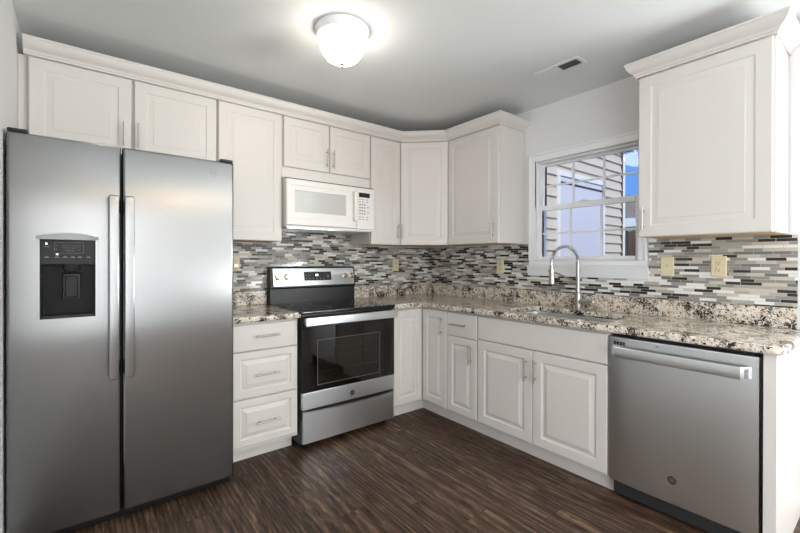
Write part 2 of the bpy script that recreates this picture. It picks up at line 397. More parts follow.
def upper(label, a0, a1, z0, doors, fr=BACK, depth=.308, ztop=2.30, rail=None):
    c = fr((a0+a1)/2, depth/2, z0)
    t = thing('wall_cabinet', label, 'wall cabinet', c)
    m = MB().box(fr, a0+.0006, a1-.0006, .0095, depth, z0+.004, ztop); m.build('cabinet_box', M_WHITE, t)
    MB().box(fr, a0+.012, a1-.012, .02, depth-.012, z0+.001, z0+.0042).build('underside_panel', M_WOODEDGE, t)
    for (d0, d1, zz0, h, st) in doors: leaf('r', fr, d0+G_, d1-G_, zz0, ZT, depth+.001, t, st=st, handle=h, k=.5)
    return t
# back wall run
upper('wide two-door white wall cabinet directly above the refrigerator', -3.040, -2.134, 1.83,
      [(-3.036, -2.597, 1.84, (-2.635, 1.966, True), .058), (-2.585, -2.138, 1.84, (-2.566, 1.970, True), .058)])
upper('tall single-door white wall cabinet between refrigerator and microwave', -2.133, -1.696, ZB, [(-2.129, -1.700, ZB+.002, None, .058)])
upper('short two-door white wall cabinet above the microwave', -1.695, -.940, 1.852,
      [(-1.690, -1.322, 1.930, (-1.351, 2.034, True), .058), (-1.318, -.944, 1.930, (-1.295, 2.032, True), .058)])
upper('narrow white wall cabinet right of the microwave', -.939, -.616, ZB, [(-.935, -.622, ZB+.002, (-.655, 1.505, True, .125), .058)])
# diagonal corner cabinet
s2 = math.sqrt(.5)
DF = Fr((-.614, -.309, 0), (1, -1, 0), (-1, -1, 0)); DL = (.614-.309)/s2
t = thing('wall_cabinet', 'white diagonal corner wall cabinet with angled door', 'wall cabinet', (-.3, -.3, ZB))
poly = [(-.613, -.0095), (-.613, -.309), (-.309, -.613), (-.0095, -.613), (-.0095, -.0095)]
MB().slab(poly, ZB+.004, 2.30).build('cabinet_box', M_WHITE, t)
MB().slab([(-.60, -.02), (-.60, -.30), (-.30, -.60), (-.02, -.60), (-.02, -.02)], ZB+.001, ZB+.0042).build('underside_panel', M_WOODEDGE, t)
leaf('r', DF, .008, DL-.008, ZB+.002, ZT, .001, t, handle=(.032, 1.505, True, .125), k=.5)
# right wall uppers
upper('white wall cabinet between the corner cabinet and the window', .615, 1.168, ZB, [(.622, 1.164, ZB+.002, (1.118, 1.493, True, .13), .058)], fr=RIGHT)
_ft = bpy.data.objects['wall_cabinet']
MB().box(BACK, -3.0745, -3.041, .05, .300, 1.86, 2.30).build('filler_strip', M_WHITE, _ft)
rc = upper('large single white wall cabinet right of the window', 2.140, 2.724, ZB, [(2.144, 2.716, ZB+.002, (2.176, 1.488, True, .125), .062)], fr=RIGHT)

# crown mouldings
cp = [(0, 2.294), (.006, 2.294), (.008, 2.303), (.013, 2.306), (.015, 2.314), (.020, 2.320), (.032, 2.328), (.044, 2.346), (.048, 2.362), (.052, 2.365), (.052, 2.374), (0, 2.374)]
k = math.tan(PI/8)
D = .330
def crown(path): return MB().sweep(cp, path)
corner1 = (-.618, -D); corner2 = (-D, -.618)
m = crown([((-3.052, -D), (0, -1)), (corner1, (-k, -1)), (corner2, (-1, -k)), ((-D, -1.170), (-1, -1)), ((-.001, -1.170), (0, -1))])
tag(m.build('crown_moulding', M_WHITE), 'long white crown moulding capping the left and corner wall cabinets', 'moulding')
m = crown([((-.001, -2.139), (0, 1)), ((-D, -2.139), (-1, 1)), ((-D, -2.726), (-1, -1)), ((-.001, -2.726), (0, -1))])
m.build('crown_moulding', M_WHITE, rc)

# ------------------------------------------------------------------ base cabinets
BD = .609; BT = .862; BB = .113
def base(name, label, fr, a0, a1, ctop=.876, cat='base cabinet', toe=.545):
    t = thing(name, label, cat, fr((a0+a1)/2, BD/2, 0))
    MB().box(fr, a0+.0006, a1-.0006, .01, BD, .102, ctop-.001).build('cabinet_box', M_WHITE, t)
    MB().box(fr, a0+.0006, a1-.0006, toe-.015, toe, .0, .102).build('toe_kick', M_WHITE, t)
    return t
t = base('base_cabinet', 'white three-drawer base cabinet between refrigerator and range', BACK, -2.128, -1.708, toe=.515)
zz = [(.702, BT), (.418, .696), (.125, .408)]
leaf('f', BACK, -2.122, -1.718, *zz[0], BD+.001, t, 'drawer', handle=(-1.920, .788, False, .15))
leaf('r', BACK, -2.122, -1.718, *zz[1], BD+.001, t, 'drawer', st=.042, handle=(-1.920, .551, False, .15))
leaf('r', BACK, -2.122, -1.718, *zz[2], BD+.001, t, 'drawer', st=.042, handle=(-1.917, .258, False, .15))
MB().box(BACK, -1.727, -1.709, .40, .514, 0, .102).build('side_foot', M_WHITE, t)
# corner unit on both walls
t = thing('base_cabinet', 'white L-shaped corner base cabinet with two doors meeting in the corner', 'base cabinet', (-.45, -.45, 0))
MB().slab([(-.934, -.01), (-.934, -BD), (-BD, -BD), (-BD, -.911), (-.01, -.911), (-.01, -.01)], .102, .875).build('cabinet_box', M_WHITE, t)
MB().slab([(-.934, -.53), (-.934, -.545), (-.545, -.545), (-.545, -.911), (-.53, -.911), (-.53, -.53)], 0, .102).build('toe_kick', M_WHITE, t)
leaf('r', BACK, -.926, -.633, BB, BT, BD+.001, t, st=.056)
leaf('r', RIGHT, .633, .907, BB, BT, BD+.001, t, st=.056, handle=(.862, .745, True))
t = base('base_cabinet', 'narrow white base cabinet with one drawer above one door', RIGHT, .912, 1.214)
leaf('f', RIGHT, .917, 1.209, .688, BT, BD+.001, t, 'drawer', handle=(1.045, .776, False, .15))
leaf('r', RIGHT, .917, 1.209, BB, .683, BD+.001, t, st=.052, handle=(1.158, .578, True))
# sink base: open box so that the basin hangs in it
t = thing('base_cabinet', 'wide white two-door sink base cabinet under the window', 'base cabinet', (-.3, -1.66, 0))
m = MB(); m.box(RIGHT, 1.2146, 1.232, .01, BD, .102, .875); m.box(RIGHT, 2.098, 2.1154, .01, BD, .102, .875)
m.box(RIGHT, 1.232, 2.098, .01, BD, .102, .12); m.box(RIGHT, 1.232, 2.098, .01, .022, .12, .875)
m.box(RIGHT, 1.232, 2.098, BD-.019, BD, .12, .15); m.box(RIGHT, 1.232, 2.098, BD-.019, BD, .68, .875)
m.build('cabinet_box', M_WHITE, t)
MB().box(RIGHT, 1.2146, 2.1154, .53, .545, 0, .102).build('toe_kick', M_WHITE, t)
leaf('f', RIGHT, 1.219, 2.112, .700, BT, BD+.001, t, 'false_front')
leaf('r', RIGHT, 1.219, 1.657, BB, .694, BD+.001, t, handle=(1.617, .571, True))
leaf('r', RIGHT, 1.662, 2.112, BB, .694, BD+.001, t, handle=(1.685, .575, True))
# end panel
tag(MB().box(RIGHT, 2.734, 2.775, .001, .630, 0, .8755, .0015).build('end_panel', M_WHITE), 'white end panel to the floor right of the dishwasher', 'panel')

# ------------------------------------------------------------------ worktops
CT0, CT1 = .876, .914
def arc(cx, cy, r, a0, a1, n=6): return [(cx+r*math.cos(math.radians(a0+(a1-a0)*i/n)), cy+r*math.sin(math.radians(a0+(a1-a0)*i/n))) for i in range(n+1)]
XE = -.657
outer = [(-.001, -.001), (-.936, -.001), (-.936, XE), (XE-.001, XE), (XE, XE-.001)] + arc(XE+.05, -2.755, .05, 180, 270) + [(-.001, -2.805)]
outer = [(-.001, -.001), (-.936, -.001), (-.936, XE), (XE, XE)] + arc(XE+.05, -2.755, .05, 180, 270) + [(-.001, -2.805)]
SX0, SX1, SY0, SY1 = -.535, -.165, -2.055, -1.375
rr = .06
hole = arc(SX1-rr, SY1-rr, rr, 90, 0) + arc(SX1-rr, SY0+rr, rr, 0, -90) + arc(SX0+rr, SY0+rr, rr, 270, 180) + arc(SX0+rr, SY1-rr, rr, 180, 90)
wt = MB().slab(outer, CT0, CT1, hole, .012).build('worktop', M_GRANITE)
tag(wt, 'long L-shaped speckled granite worktop running round the corner under the window', 'worktop')
m = MB(); m.box(BACK, -.936, -.0095, .009, .030, CT1, 1.016, .003); m.box(RIGHT, .031, 2.758, .009, .030, CT1, 1.016, .003)
m.build('upstand', M_GRANITE, wt)
wt = MB().slab([(-1.704, -.001), (-2.155, -.001), (-2.155, XE), (-1.704, XE)], CT0, CT1, None, .012).build('worktop', M_GRANITE)
tag(wt, 'short speckled granite worktop between the refrigerator and the range', 'worktop')
MB().box(BACK, -2.155, -1.704, .009, .030, CT1, 1.016, .003).build('upstand', M_GRANITE, wt)

# ------------------------------------------------------------------ sink and faucet
t = thing('kitchen_sink', 'stainless undermount sink basin set in the granite worktop', 'sink', (-.35, -1.715, .66))
def rrect(ix, z):
    r_ = max(rr-ix, .02)
    x0, x1, y0, y1 = SX0+ix, SX1-ix, SY0+ix, SY1-ix
    return [(x, y, z) for x, y in arc(x1-r_, y1-r_, r_, 90, 0)+arc(x1-r_, y0+r_, r_, 0, -90)+arc(x0+r_, y0+r_, r_, 270, 180)+arc(x0+r_, y1-r_, r_, 180, 90)]
m = MB(); L = [[m.bm.verts.new(v) for v in rrect(ix, z)] for ix, z in ((-.02, .8755), (-.003, .8755), (.0, .87), (.004, .70), (.02, .682), (.12, .676))]
for p_, q_ in zip(L, L[1:]):
    for i in range(len(p_)): m.bm.faces.new((p_[i], p_[(i+1) % len(p_)], q_[(i+1) % len(p_)], q_[i]))
m.bm.faces.new(L[-1]); m.build('basin', M_STEEL_H, t, 40)
MB().lathe((-.35, -1.715, .676), [(0, .003), (.03, .003), (.042, .002), (.045, 0)], seg=24).build('drain', M_CHROME, t)

fx, fy = -.135, -1.69
t = thing('faucet', 'tall nickel spring-neck kitchen faucet standing behind the sink', 'faucet', (fx, fy, CT1))
MB().lathe((fx, fy, CT1), [(0, 0), (.028, 0), (.028, .006), (.022, .010), (.022, .115), (.016, .122), (.014, .20), (.014, .205), (.014, .33), (.011, .335), (0, .335)], seg=24).build('body', M_NICKEL, t)
ex, ey = -.365, -1.630; dv = Vector((ex-fx, ey-fy, 0)); Lh = dv.length; dv.normalize()
top = 1.245; pts = []
for i in range(41):
    a = PI*i/40; pts.append(Vector((fx, fy, top)) + dv*(Lh/2*(1-math.cos(a))) + Vector((0, 0, .105*math.sin(a))))
pts += [pts[-1]+Vector((0, 0, -.012*j)) for j in (1, 2)]
MB().tube(pts, .0055, 10).build('hose', M_CHROME, t)
co = []; total = len(pts)-1; turns = 46
for i in range(turns*8+1):
    s_ = i/(turns*8)*total; j = min(int(s_), total-1); f_ = s_-j; p_ = pts[j].lerp(pts[j+1], f_); tt = (pts[j+1]-pts[j]).normalized()
    side = tt.cross(Vector((-dv.y, dv.x, 0))).normalized(); oth = Vector((-dv.y, dv.x, 0)); a = 2*PI*i/8
    co.append(p_+(side*math.cos(a)+oth*math.sin(a))*.0095)
MB().tube(co, .0017, 5).build('spring', M_CHROME, t)
hb = pts[-1]
MB().tube([hb+Vector((0, 0, z)) for z in (.004, 0, -.05, -.055, -.12, -.125)], [.010, .013, .013, .016, .019, .017], 20).build('spray_head', M_NICKEL, t)
MB().tube([Vector((fx, fy, 1.10)), Vector((ex, ey, 1.185))], .0055, 8).lathe((ex, ey, 1.175), [(.0195, 0), (.0215, 0), (.0215, .018), (.0195, .018), (.0195, 0)], seg=20).build('holder_arm', M_NICKEL, t)
MB().tube([(fx, fy-.012, .972), (fx, fy-.066, .972)], .020, 16).tube([(fx-.004, fy-.060, .976), (fx-.04, fy-.125, .982)], [.010, .007], 10).build('lever', M_NICKEL, t)

# ------------------------------------------------------------------ refrigerator
FX0, FXS, FX1, FY_ = -3.066, -2.671, -2.161, .790
t = thing('refrigerator', 'stainless side-by-side refrigerator with ice and water dispenser, at the left wall', 'refrigerator', (-2.61, -.42, 0))
MB().box(BACK, FX0+.004, FX1-.004, .03, .715, .03, 1.772, .004).build('body', M_DARKSIDE, t)
MB().box(BACK, FX0+.01, FX1-.01, .68, .745, .012, .052, .006).build('toe_grille', M_BLACK, t)
hx0, hx1, hz0, hz1 = -2.972, -2.760, .985, 1.352
a0, a1, z0, z1 = FX0, FXS-.003, .056, 1.789
m = MB().rings(BACK, [(a0, a1, z0, z1, .722), (a0, a1, z0, z1, FY_-.012), (a0+.004, a1-.004, z0+.004, z1-.004, FY_-.003), (a0+.012, a1-.012, z0+.012, z1-.012, FY_),
                      (hx0, hx1, hz0, hz1, FY_), (hx0, hx1, hz0, hz1, FY_-.064), ], cap=True)
fd = m.build('door', M_STEEL_V, t, 50); fd['label'] = 'left freezer door with dispenser'
a0, a1 = FXS+.003, FX1
m = MB().rings(BACK, [(a0, a1, z0, z1, .722), (a0, a1, z0, z1, FY_-.012), (a0+.004, a1-.004, z0+.004, z1-.004, FY_-.003), (a0+.012, a1-.012, z0+.012, z1-.012, FY_)])
rd = m.build('door', M_STEEL_V, t, 50)
for x0, x1, dd in ((-2.724, -2.684, fd), (-2.664, -2.624, rd)):
    m = MB(); m.box(BACK, x0, x1, FY_+.036, FY_+.052, .700, 1.552, .006)
    for zc in (.735, 1.515): m.box(BACK, x0+.006, x1-.006, FY_-.0005, FY_+.040, zc-.03, zc+.03, .004)
    m.build('handle', M_STEEL_V, dd)
def badge(fr, a, d, z, r, parent, mat=M_STEEL_V):
    m = MB().lathe(fr(a, d-.0005, z), [(0, .0010), (r*.86, .0010), (r*.88, .0018), (r*.97, .0018), (r, 0)], axis=fr.N, seg=32)
    o = m.build('logo_badge', mat, parent)
    tm = MB().text(fr, a, d+.0008, z, 'GE', r*.95).build('logo_letters', M_DARKPRINT, o) if parent.parent is None else None
    if tm is None: MB().text(fr, a, d+.0008, z, 'GE', r*.95).build('logo_letters', M_DARKPRINT, parent)
    return o
badge(BACK, -2.264, FY_, 1.720, .019, rd)
for x in (-3.03, -2.195): MB().box(BACK, x-.035, x+.032, .66, .782, 1.7895, 1.806, .006).build('hinge_cover', M_BLACK, t)
for x in (-2.98, -2.22): MB().lathe((x, -.70, 0), [(0, 0), (.02, 0), (.02, .014), (.012, .016), (.012, .035), (0, .035)], seg=16).build('foot', M_BLACK, t)
# dispenser in the freezer door
m = MB(); picture(m, BACK, hx0+.0005, hx1-.0005, hz0+.0005, hz1-.0005, .010, FY_-.062, FY_+.004)
dp = m.build('dispenser_bezel', M_STEEL_V, fd)
ap_ = MB(); n = 12; top_ = []
for i in range(n+1):
    u_ = i/n; xx = hx0+.0+u_*(hx1-hx0); top_.append((xx, hz1+.004+.016*math.sin(PI*u_)))
v0 = [[ap_.bm.verts.new(BACK(x, FY_+dq, z)) for x, z in top_] for dq in (.0, .010)]
v1 = [[ap_.bm.verts.new(BACK(x, FY_+dq, hz1-.010)) for x, z in top_] for dq in (.0, .022)]
for A_, B_ in ((v0[1], v1[1]), (v0[0], v0[1]), (v1[0], v1[1]), (v0[0], v1[0])):
    for i in range(n): ap_.bm.faces.new((A_[i], A_[i+1], B_[i+1], B_[i]))
ap_.build('dispenser_visor', M_STEEL_H, fd, 40)
ix0, ix1 = hx0+.011, hx1-.011
cpn = MB().box(BACK, ix0, ix1, FY_-.055, FY_-.002, 1.232, hz1-.011, .003).build('control_panel', M_DISPENSER, fd)
MB().box(BACK, ix0, ix1, FY_-.0635, FY_-.058, .996, 1.232).box(BACK, ix0, ix0+.006, FY_-.058, FY_-.006, .996, 1.232).box(BACK, ix1-.006, ix1, FY_-.058, FY_-.006, .996, 1.232).build('dispenser_cavity', M_CAVITY, fd)
MB().box(BACK, ix0+.006, ix1-.006, FY_-.058, FY_-.001, .996, 1.008, .003).build('drip_tray', M_DISPENSER, fd)
xc = (ix0+ix1)/2+.010
MB().lathe(BACK(xc, FY_-.028, 1.200), [(0, 0), (.020, 0), (.030, .012), (.034, .032), (0, .032)], seg=24).build('dispenser_spout', M_DISPENSER, fd)
MB().rings(BACK, [(xc-.034, xc+.034, 1.075, 1.195, FY_-.058), (xc-.030, xc+.030, 1.079, 1.190, FY_-.022), (xc-.022, xc+.022, 1.085, 1.18, FY_-.020), (xc-.020, xc+.020, 1.088, 1.176, FY_-.034)]).build('dispenser_paddle', M_DISPENSER, fd)
m = MB(); pd = FY_-.0022
picture(m, BACK, ix0+.048, ix0+.148, 1.282, 1.330, .0010, pd, pd+.0006)
for x in (.054, .134): 
    for z in (1.298, 1.314): m.box(BACK, ix0+x-.002, ix0+x+.002, pd, pd+.0006, z-.0012, z+.0012)
for x in (.022, .056, .083, .110, .134, .165):
    m.box(BACK, ix0+x-.008, ix0+x+.008, pd, pd+.0006, 1.262, 1.2645)
    m.box(BACK, ix0+x-.005, ix0+x+.005, pd, pd+.0006, 1.2665, 1.2685)
m.box(BACK, ix0+.085, ix0+.115, pd, pd+.0006, 1.292, 1.2935)
m.box(BACK, ix0+.014, ix0+.030, pd, pd+.0006, 1.308, 1.3105)
m.build('panel_markings', M_DARKPRINT, fd)
MB().box(BACK, ix0+.072, ix0+.098, pd, pd+.0008, 1.301, 1.320).box(BACK, ix0+.101, ix0+.127, pd, pd+.0008, 1.301, 1.320).build('panel_display', M_BLACK, fd)
MB().box(BACK, ix0+.018, ix0+.024, pd, pd+.0012, 1.320, 1.326).build('indicator_light', M_LED, fd)
MB().box(BACK, ix0+.053, ix0+.060, pd, pd+.0012, 1.274, 1.279).build('indicator_light', M_LED, fd)

# ------------------------------------------------------------------ range
RX0, RX1 = -1.699, -.940
t = thing('kitchen_range', 'stainless freestanding electric range with black glass oven door', 'range', ((RX0+RX1)/2, -.33, 0))
MB().box(BACK, RX0+.002, RX1-.002, .03, .625, .035, .895).build('body', M_DARKSIDE, t)
MB().box(BACK, RX0-.001, RX1+.001, .045, .668, .896, .916, .004).build('cooktop', M_BLACKGLASS, t)
MB().box(BACK, RX0+.001, RX1-.001, .626, .655, .880, .8955, .003).build('front_trim', M_BLACK, t)
for x, y, r in ((-1.50, .22, .075), (-1.14, .22, .09), (-1.50, .48, .10), (-1.14, .48, .075)):
    MB().lathe(BACK(x, y, .9158), [(r-.003, 0), (r-.003, .0004), (r, .0004), (r, 0), (r-.003, 0)], seg=40).build('burner_marking', M_DARKPRINT, t)
# backguard
bgd = MB()
pr = [(.010, .90), (.085, .90), (.085, 1.028), (.100, 1.040), (.100, 1.05), (.078, 1.192), (.070, 1.200), (.010, 1.200)]
t_ = bmesh.new()
def extr(mb, prof, x0, x1):
    A_ = [mb.bm.verts.new(BACK(x0, d, z)) for d, z in prof]; B_ = [mb.bm.verts.new(BACK(x1, d, z)) for d, z in prof]; n = len(prof)
    for i in range(n): mb.bm.faces.new((A_[i], A_[(i+1) % n], B_[(i+1) % n], B_[i]))
    mb.bm.faces.new(A_[::-1]); mb.bm.faces.new(B_); return mb
extr(bgd, pr, RX0+.004, RX1-.004)
bgo = bgd.build('backguard', M_BLACK, t)
# tilted steel fascia of the backguard
tl = math.atan2(.022, .142)
class Tilt(Fr):
    def __call__(s, a, d, z): return Vector((a, -(.100 - .0 + d*math.cos(tl) - (z)*math.sin(tl)), 1.05 + z*math.cos(tl) + d*math.sin(tl)))
TF = Tilt((0, 0, 0), (1, 0, 0), (0, -1, 0))
fa = MB().box(TF, RX0+.022, RX1-.018, .0003, .006, .000, .139, .002).build('control_fascia', M_STEEL_H, t)
MB().rings(TF, [(-1.424, -1.180, .038, .110, .005), (-1.424, -1.180, .038, .110, .0075), (-1.420, -1.184, .042, .106, .0085)]).build('display_panel', M_BLACK, t)
m = MB().text(TF, -1.312, .0088, .082, '88', .026)
m.build('clock_digits', M_LED, t)
m = MB()
for x in (-1.405, -1.375, -1.345, -1.312, -1.28, -1.25): m.box(TF, x-.005, x+.005, .0084, .0092, .053, .058)
for x in (-1.405, -1.375, -1.235, -1.210): m.box(TF, x-.004, x+.004, .0084, .0092, .078, .083)
m.box(TF, -1.218, -1.203, .0084, .0092, .06, .075)
m.build('panel_markings', M_DARKPRINT, t)
NT = (TF(0, 1, 0)-TF(0, 0, 0)).normalized()
for x in (-1.645, -1.572, -1.045, -.978):
    kn = MB().lathe(TF(x, .006, .072), [(0, 0), (.024, 0), (.024, .004), (.019, .006), (.017, .020), (.014, .023), (0, .023)], axis=NT, seg=28).build('knob', M_BRASSY, t)
    MB().box(TF, x-.003, x+.003, .026, .034, .054, .090, .001).build('knob_grip', M_NICKEL, kn)
# oven door: dark glass front over a framed window recess
dz0, dz1 = .270, .873
a0, a1 = RX0+.004, RX1-.004
wx0, wx1, wz0, wz1 = -1.590, -1.080, .420, .722
m = MB().rings(BACK, [(a0, a1, dz0+.11, dz1, .627), (a0, a1, dz0+.11, dz1, .655), (wx0, wx1, wz0, wz1, .655), (wx0, wx1, wz0, wz1, .630)])
od = m.build('oven_door', M_BLACK, t)
MB().rings(BACK, [(wx0+.0005, wx1-.0005, wz0+.0005, wz1-.0005, .6545), (wx0+.012, wx1-.012, wz0+.012, wz1-.012, .6315)], capstart=False).build('oven_interior', M_ENAMEL, od)
m = MB()
for z in (.50, .60, .66):
    m.tube([BACK(wx0+.008, .640, z), BACK(wx1-.008, .640, z)], .0022, 6)
for z in (.495,):
    for i in range(24):
        x = wx0+.03+i*(wx1-wx0-.06)/23; m.tube([BACK(x, .634, z), BACK(x, .650, z)], .001, 5)
m.build('oven_rack', M_NICKEL, od)
MB().box(BACK, a0, a1, .6565, .6625, dz0+.111, dz1, .002).build('door_glass', M_OVENGLASS, od)
m = MB(); picture(m, BACK, wx0, wx1, wz0, wz1, .0022, .6628, .6631); m.build('window_outline', M_DARKPRINT, od)
MB().box(BACK, a0, a1, .627, .663, dz0, dz0+.1105, .003).build('lower_band', M_STEEL_H, od)
badge(BACK, -1.318, .663, .316, .019, od)
h = MB().box(BACK, RX0+.006, RX1-.004, .694, .712, .822, .880, .007, 3)
for x in (RX0+.03, RX1-.03): h.box(BACK, x-.018, x+.018, .662, .700, .832, .870, .004)
h.build('handle', M_STEEL_H, od)
MB().box(BACK, a0+.002, a1-.002, .627, .640, .20, .269).build('drawer_slot', M_BLACK, t)
# storage drawer with a dished top edge
m = MB(); n = 16; rows = []
for d in (.627, .655):
    rows.append(([m.bm.verts.new(BACK(a0+.006+(a1-a0-.006)*i/n, d, .045)) for i in range(n+1)],
                 [m.bm.verts.new(BACK(a0+.006+(a1-a0-.006)*i/n, d, .254-.016*max(0, math.sin(PI*(i/n)))**.6)) for i in range(n+1)]))
(f0, g0), (f1, g1) = rows
for A_, B_ in ((f1, g1), (f0, g0), (g0, g1), (f0, f1)):
    for i in range(n): m.bm.faces.new((A_[i], A_[i+1], B_[i+1], B_[i]))
for i in (0, n): m.bm.faces.new((f0[i], f1[i], g1[i], g0[i]))
m.build('storage_drawer', M_STEEL_H, t)
for x in (RX0+.05, RX1-.05):
    for d in (.10, .58): MB().lathe(BACK(x, d, 0), [(0, 0), (.018, 0), (.018, .01), (.010, .012), (.010, .036), (0, .036)], seg=14).build('foot', M_BLACK, t)

# ------------------------------------------------------------------ microwave
t = thing('microwave', 'white over-the-range microwave fixed below the short cabinet', 'microwave', (-1.32, -.2, 1.48))
mx0, mx1, mz0, mz1 = -1.694, -.943, 1.482, 1.848
MB().box(BACK, mx0, mx1, .0095, .358, mz0+.012, mz1, .002).build('body', M_APPWHITE, t)
MB().box(BACK, mx0+.02, mx1-.02, .03, .36, mz0, mz0+.0125, .001).build('bottom_grille', M_STEEL_H, t)
dx1 = -1.112
px0, px1, pz0, pz1 = -1.628, -1.208, 1.598, 1.758
m = MB().rings(BACK, [(mx0, dx1, mz0+.022, mz1-.014, .3585), (mx0, dx1, mz0+.022, mz1-.014, .386), (mx0+.006, dx1-.006, mz0+.028, mz1-.020, .392),
                      (px0-.045, px1+.045, pz0-.042, pz1+.036, .392), (px0-.040, px1+.040, pz0-.038, pz1+.032, .389), (px0, px1, pz0, pz1, .389), (px0+.003, px1-.003, pz0+.003, pz1-.003, .385)])
md = m.build('door', M_APPWHITE, t)
MB().box(BACK, px0+.0035, px1-.0035, .3852, .3866, pz0+.0035, pz1-.0035).build('window_pane', M_MWGLASS, md)
m = MB().box(BACK, -1.150, -1.122, .398, .422, 1.560, 1.800, .008, 3)
for z in (1.575, 1.785): m.box(BACK, -1.146, -1.126, .391, .406, z-.012, z+.012, .002)
m.build('handle', M_APPWHITE, md)
cpn = MB().box(BACK, dx1+.003, mx1, .3585, .388, mz0+.022, mz1-.014, .004).build('control_panel', M_APPWHITE, t)
MB().box(BACK, -1.092, -.988, .3878, .3895, 1.758, 1.795, .001).build('display', M_BLACK, cpn)
m = MB()
for r_ in range(4):
    for c_ in range(3):
        m.box(BACK, -1.088+c_*.022, -1.074+c_*.022, .3878, .3888, 1.700-r_*.024-.006, 1.700-r_*.024+.004)
for z in (1.742, 1.722, 1.600, 1.582):
    for x in (-1.082, -1.052, -1.012): m.box(BACK, x-.011, x+.009, .3878, .3888, z-.003, z+.002)
for z in (1.68, 1.64): m.box(BACK, -1.012, -1.000, .3878, .3888, z-.005, z+.005)
m.build('keypad', M_DARKPRINT, cpn)
MB().box(BACK, mx0, mx1, .3585, .376, mz1-.0125, mz1-.006).build('gap_shadow_strip', M_SLOT, t)  # dark strip painted in for the shadowed gap above the microwave
MB().box(BACK, mx0, mx1, .3585, .382, mz0+.006, mz0+.0205, .002).build('bottom_lip', M_APPWHITE, t)

# ------------------------------------------------------------------ dishwasher
t = thing('dishwasher', 'stainless dishwasher under the worktop, between sink cabinet and end panel', 'dishwasher', (-.32, -2.425, 0))
q0, q1 = 2.127, 2.722
MB().box(RIGHT, q0+.001, q1-.001, .04, .585, .02, .868).build('body', M_DARKSIDE, t)
m = MB(); n = 20; L = []
for i in range(n+1):        # gently bowed front
    u_ = i/n; a = q0+(q1-q0)*u_; dd = .636+.008*(1-(2*u_-1)**4)
    L.append([m.bm.verts.new(RIGHT(a, .586, .106)), m.bm.verts.new(RIGHT(a, dd-.006, .106)), m.bm.verts.new(RIGHT(a, dd, .112)), m.bm.verts.new(RIGHT(a, dd, .845)), m.bm.verts.new(RIGHT(a, dd-.004, .856)), m.bm.verts.new(RIGHT(a, .586, .858))])
for A_, B_ in zip(L, L[1:]):
    for i in range(6): m.bm.faces.new((A_[i], A_[(i+1) % 6], B_[(i+1) % 6], B_[i]))
m.bm.faces.new(L[0]); m.bm.faces.new(L[-1][::-1])
dd_ = m.build('door', M_STEEL_H, t, 30)
m = MB(); L = []
for i in range(n+1):
    u_ = i/n; a = q0+.014+(q1-q0-.036)*u_; e = min(u_, 1-u_)
    off = .046 if e > .04 else .046*(e/.04)**.6*1.0
    off = max(off, .006)
    L.append([m.bm.verts.new(RIGHT(a, .636+off+x, z)) for x, z in ((-.010, .762), (.004, .763), (.007, .767), (.0075, .788), (.007, .809), (.003, .814), (-.010, .812))])
for A_, B_ in zip(L, L[1:]):
    for i in range(7): m.bm.faces.new((A_[i], A_[(i+1) % 7], B_[(i+1) % 7], B_[i]))
m.bm.faces.new(L[0]); m.bm.faces.new(L[-1][::-1])
m.box(RIGHT, q1-.040, q1-.024, .636, .676, .768, .808, .003)
m.build('handle', M_STEEL_H, dd_, 40)
MB().box(RIGHT, q0+.002, q1-.002, .52, .560, .004, .104).build('toe_panel', M_BLACK, t)
MB().box(RIGHT, q0+.004, q1-.001, .5855, .600, .859, .8735).build('top_gap_seal', M_BLACK, t)
MB().box(RIGHT, 2.722, 2.7335, .10, .60, .0, .8745).build('side_gap_strip', M_BLACK, t)
badge(RIGHT, 2.415, .6435, .222, .019, dd_)
m = MB().box(RIGHT, 2.149, 2.209, .638, .6415, .826, .828)
for c_ in range(4): m.box(RIGHT, 2.150+c_*.015, 2.161+c_*.015, .638, .6432, .829, .835).box(RIGHT, 2.150+c_*.015, 2.161+c_*.015, .638, .6432, .819, .825)
m.build('control_label', M_BLACK, dd_)
MB().box(RIGHT, 2.345, 2.357, .6425, .6448, .836, .840).build('sensor_slot', M_BLACK, dd_)

# ------------------------------------------------------------------ outlets and switch
def outlet(fr, a, z, label, kind, cat):
    t = thing('light_switch' if kind == 's' else 'wall_outlet', label, cat, fr(a, .008, z-.06))
    MB().rings(fr, [(a-.036, a+.036, z-.058, z+.058, .0082), (a-.036, a+.036, z-.058, z+.058, .011), (a-.032, a+.032, z-.054, z+.054, .0145)]).build('cover_plate', M_ALMOND, t)
    if kind == 's':
        MB().box(fr, a-.0035, a+.0035, .0146, .024, z-.002, z+.012, .001).build('toggle', M_ALMOND, t)
    else:
        for s in (-1, 1):
            o = MB().lathe(fr(a, .0146, z+s*.020), [(0, .0022), (.0155, .0022), (.0165, .0)], axis=fr.N, seg=24).build('receptacle', M_ALMOND, t)
            MB().box(fr, a-.0075, a-.005, .0166, .0172, z+s*.02-.002, z+s*.02+.007).box(fr, a+.005, a+.0075, .0166, .0172, z+s*.02-.002, z+s*.02+.007).box(fr, a-.002, a+.002, .0166, .0172, z+s*.02-.010, z+s*.02-.006).build('slots', M_SLOT, o)
    for s in ((-.040, .040) if kind == 's' else (0,)): MB().lathe(fr(a, .0145, z+s), [(0, .001), (.0025, .0008), (.003, 0)], axis=fr.N, seg=10).build('screw', M_ALMOND, t)
    return t
outlet(BACK, -1.935, 1.229, 'almond wall outlet beside the refrigerator, above the short worktop', 'o', 'outlet')
outlet(BACK, -.428, 1.208, 'almond wall outlet right of the range, near the corner', 'o', 'outlet')
outlet(RIGHT, .935, 1.203, 'almond wall outlet on the tiling left of the window', 'o', 'outlet')
outlet(RIGHT, 2.188, 1.219, 'almond toggle light switch just right of the window', 's', 'light switch')
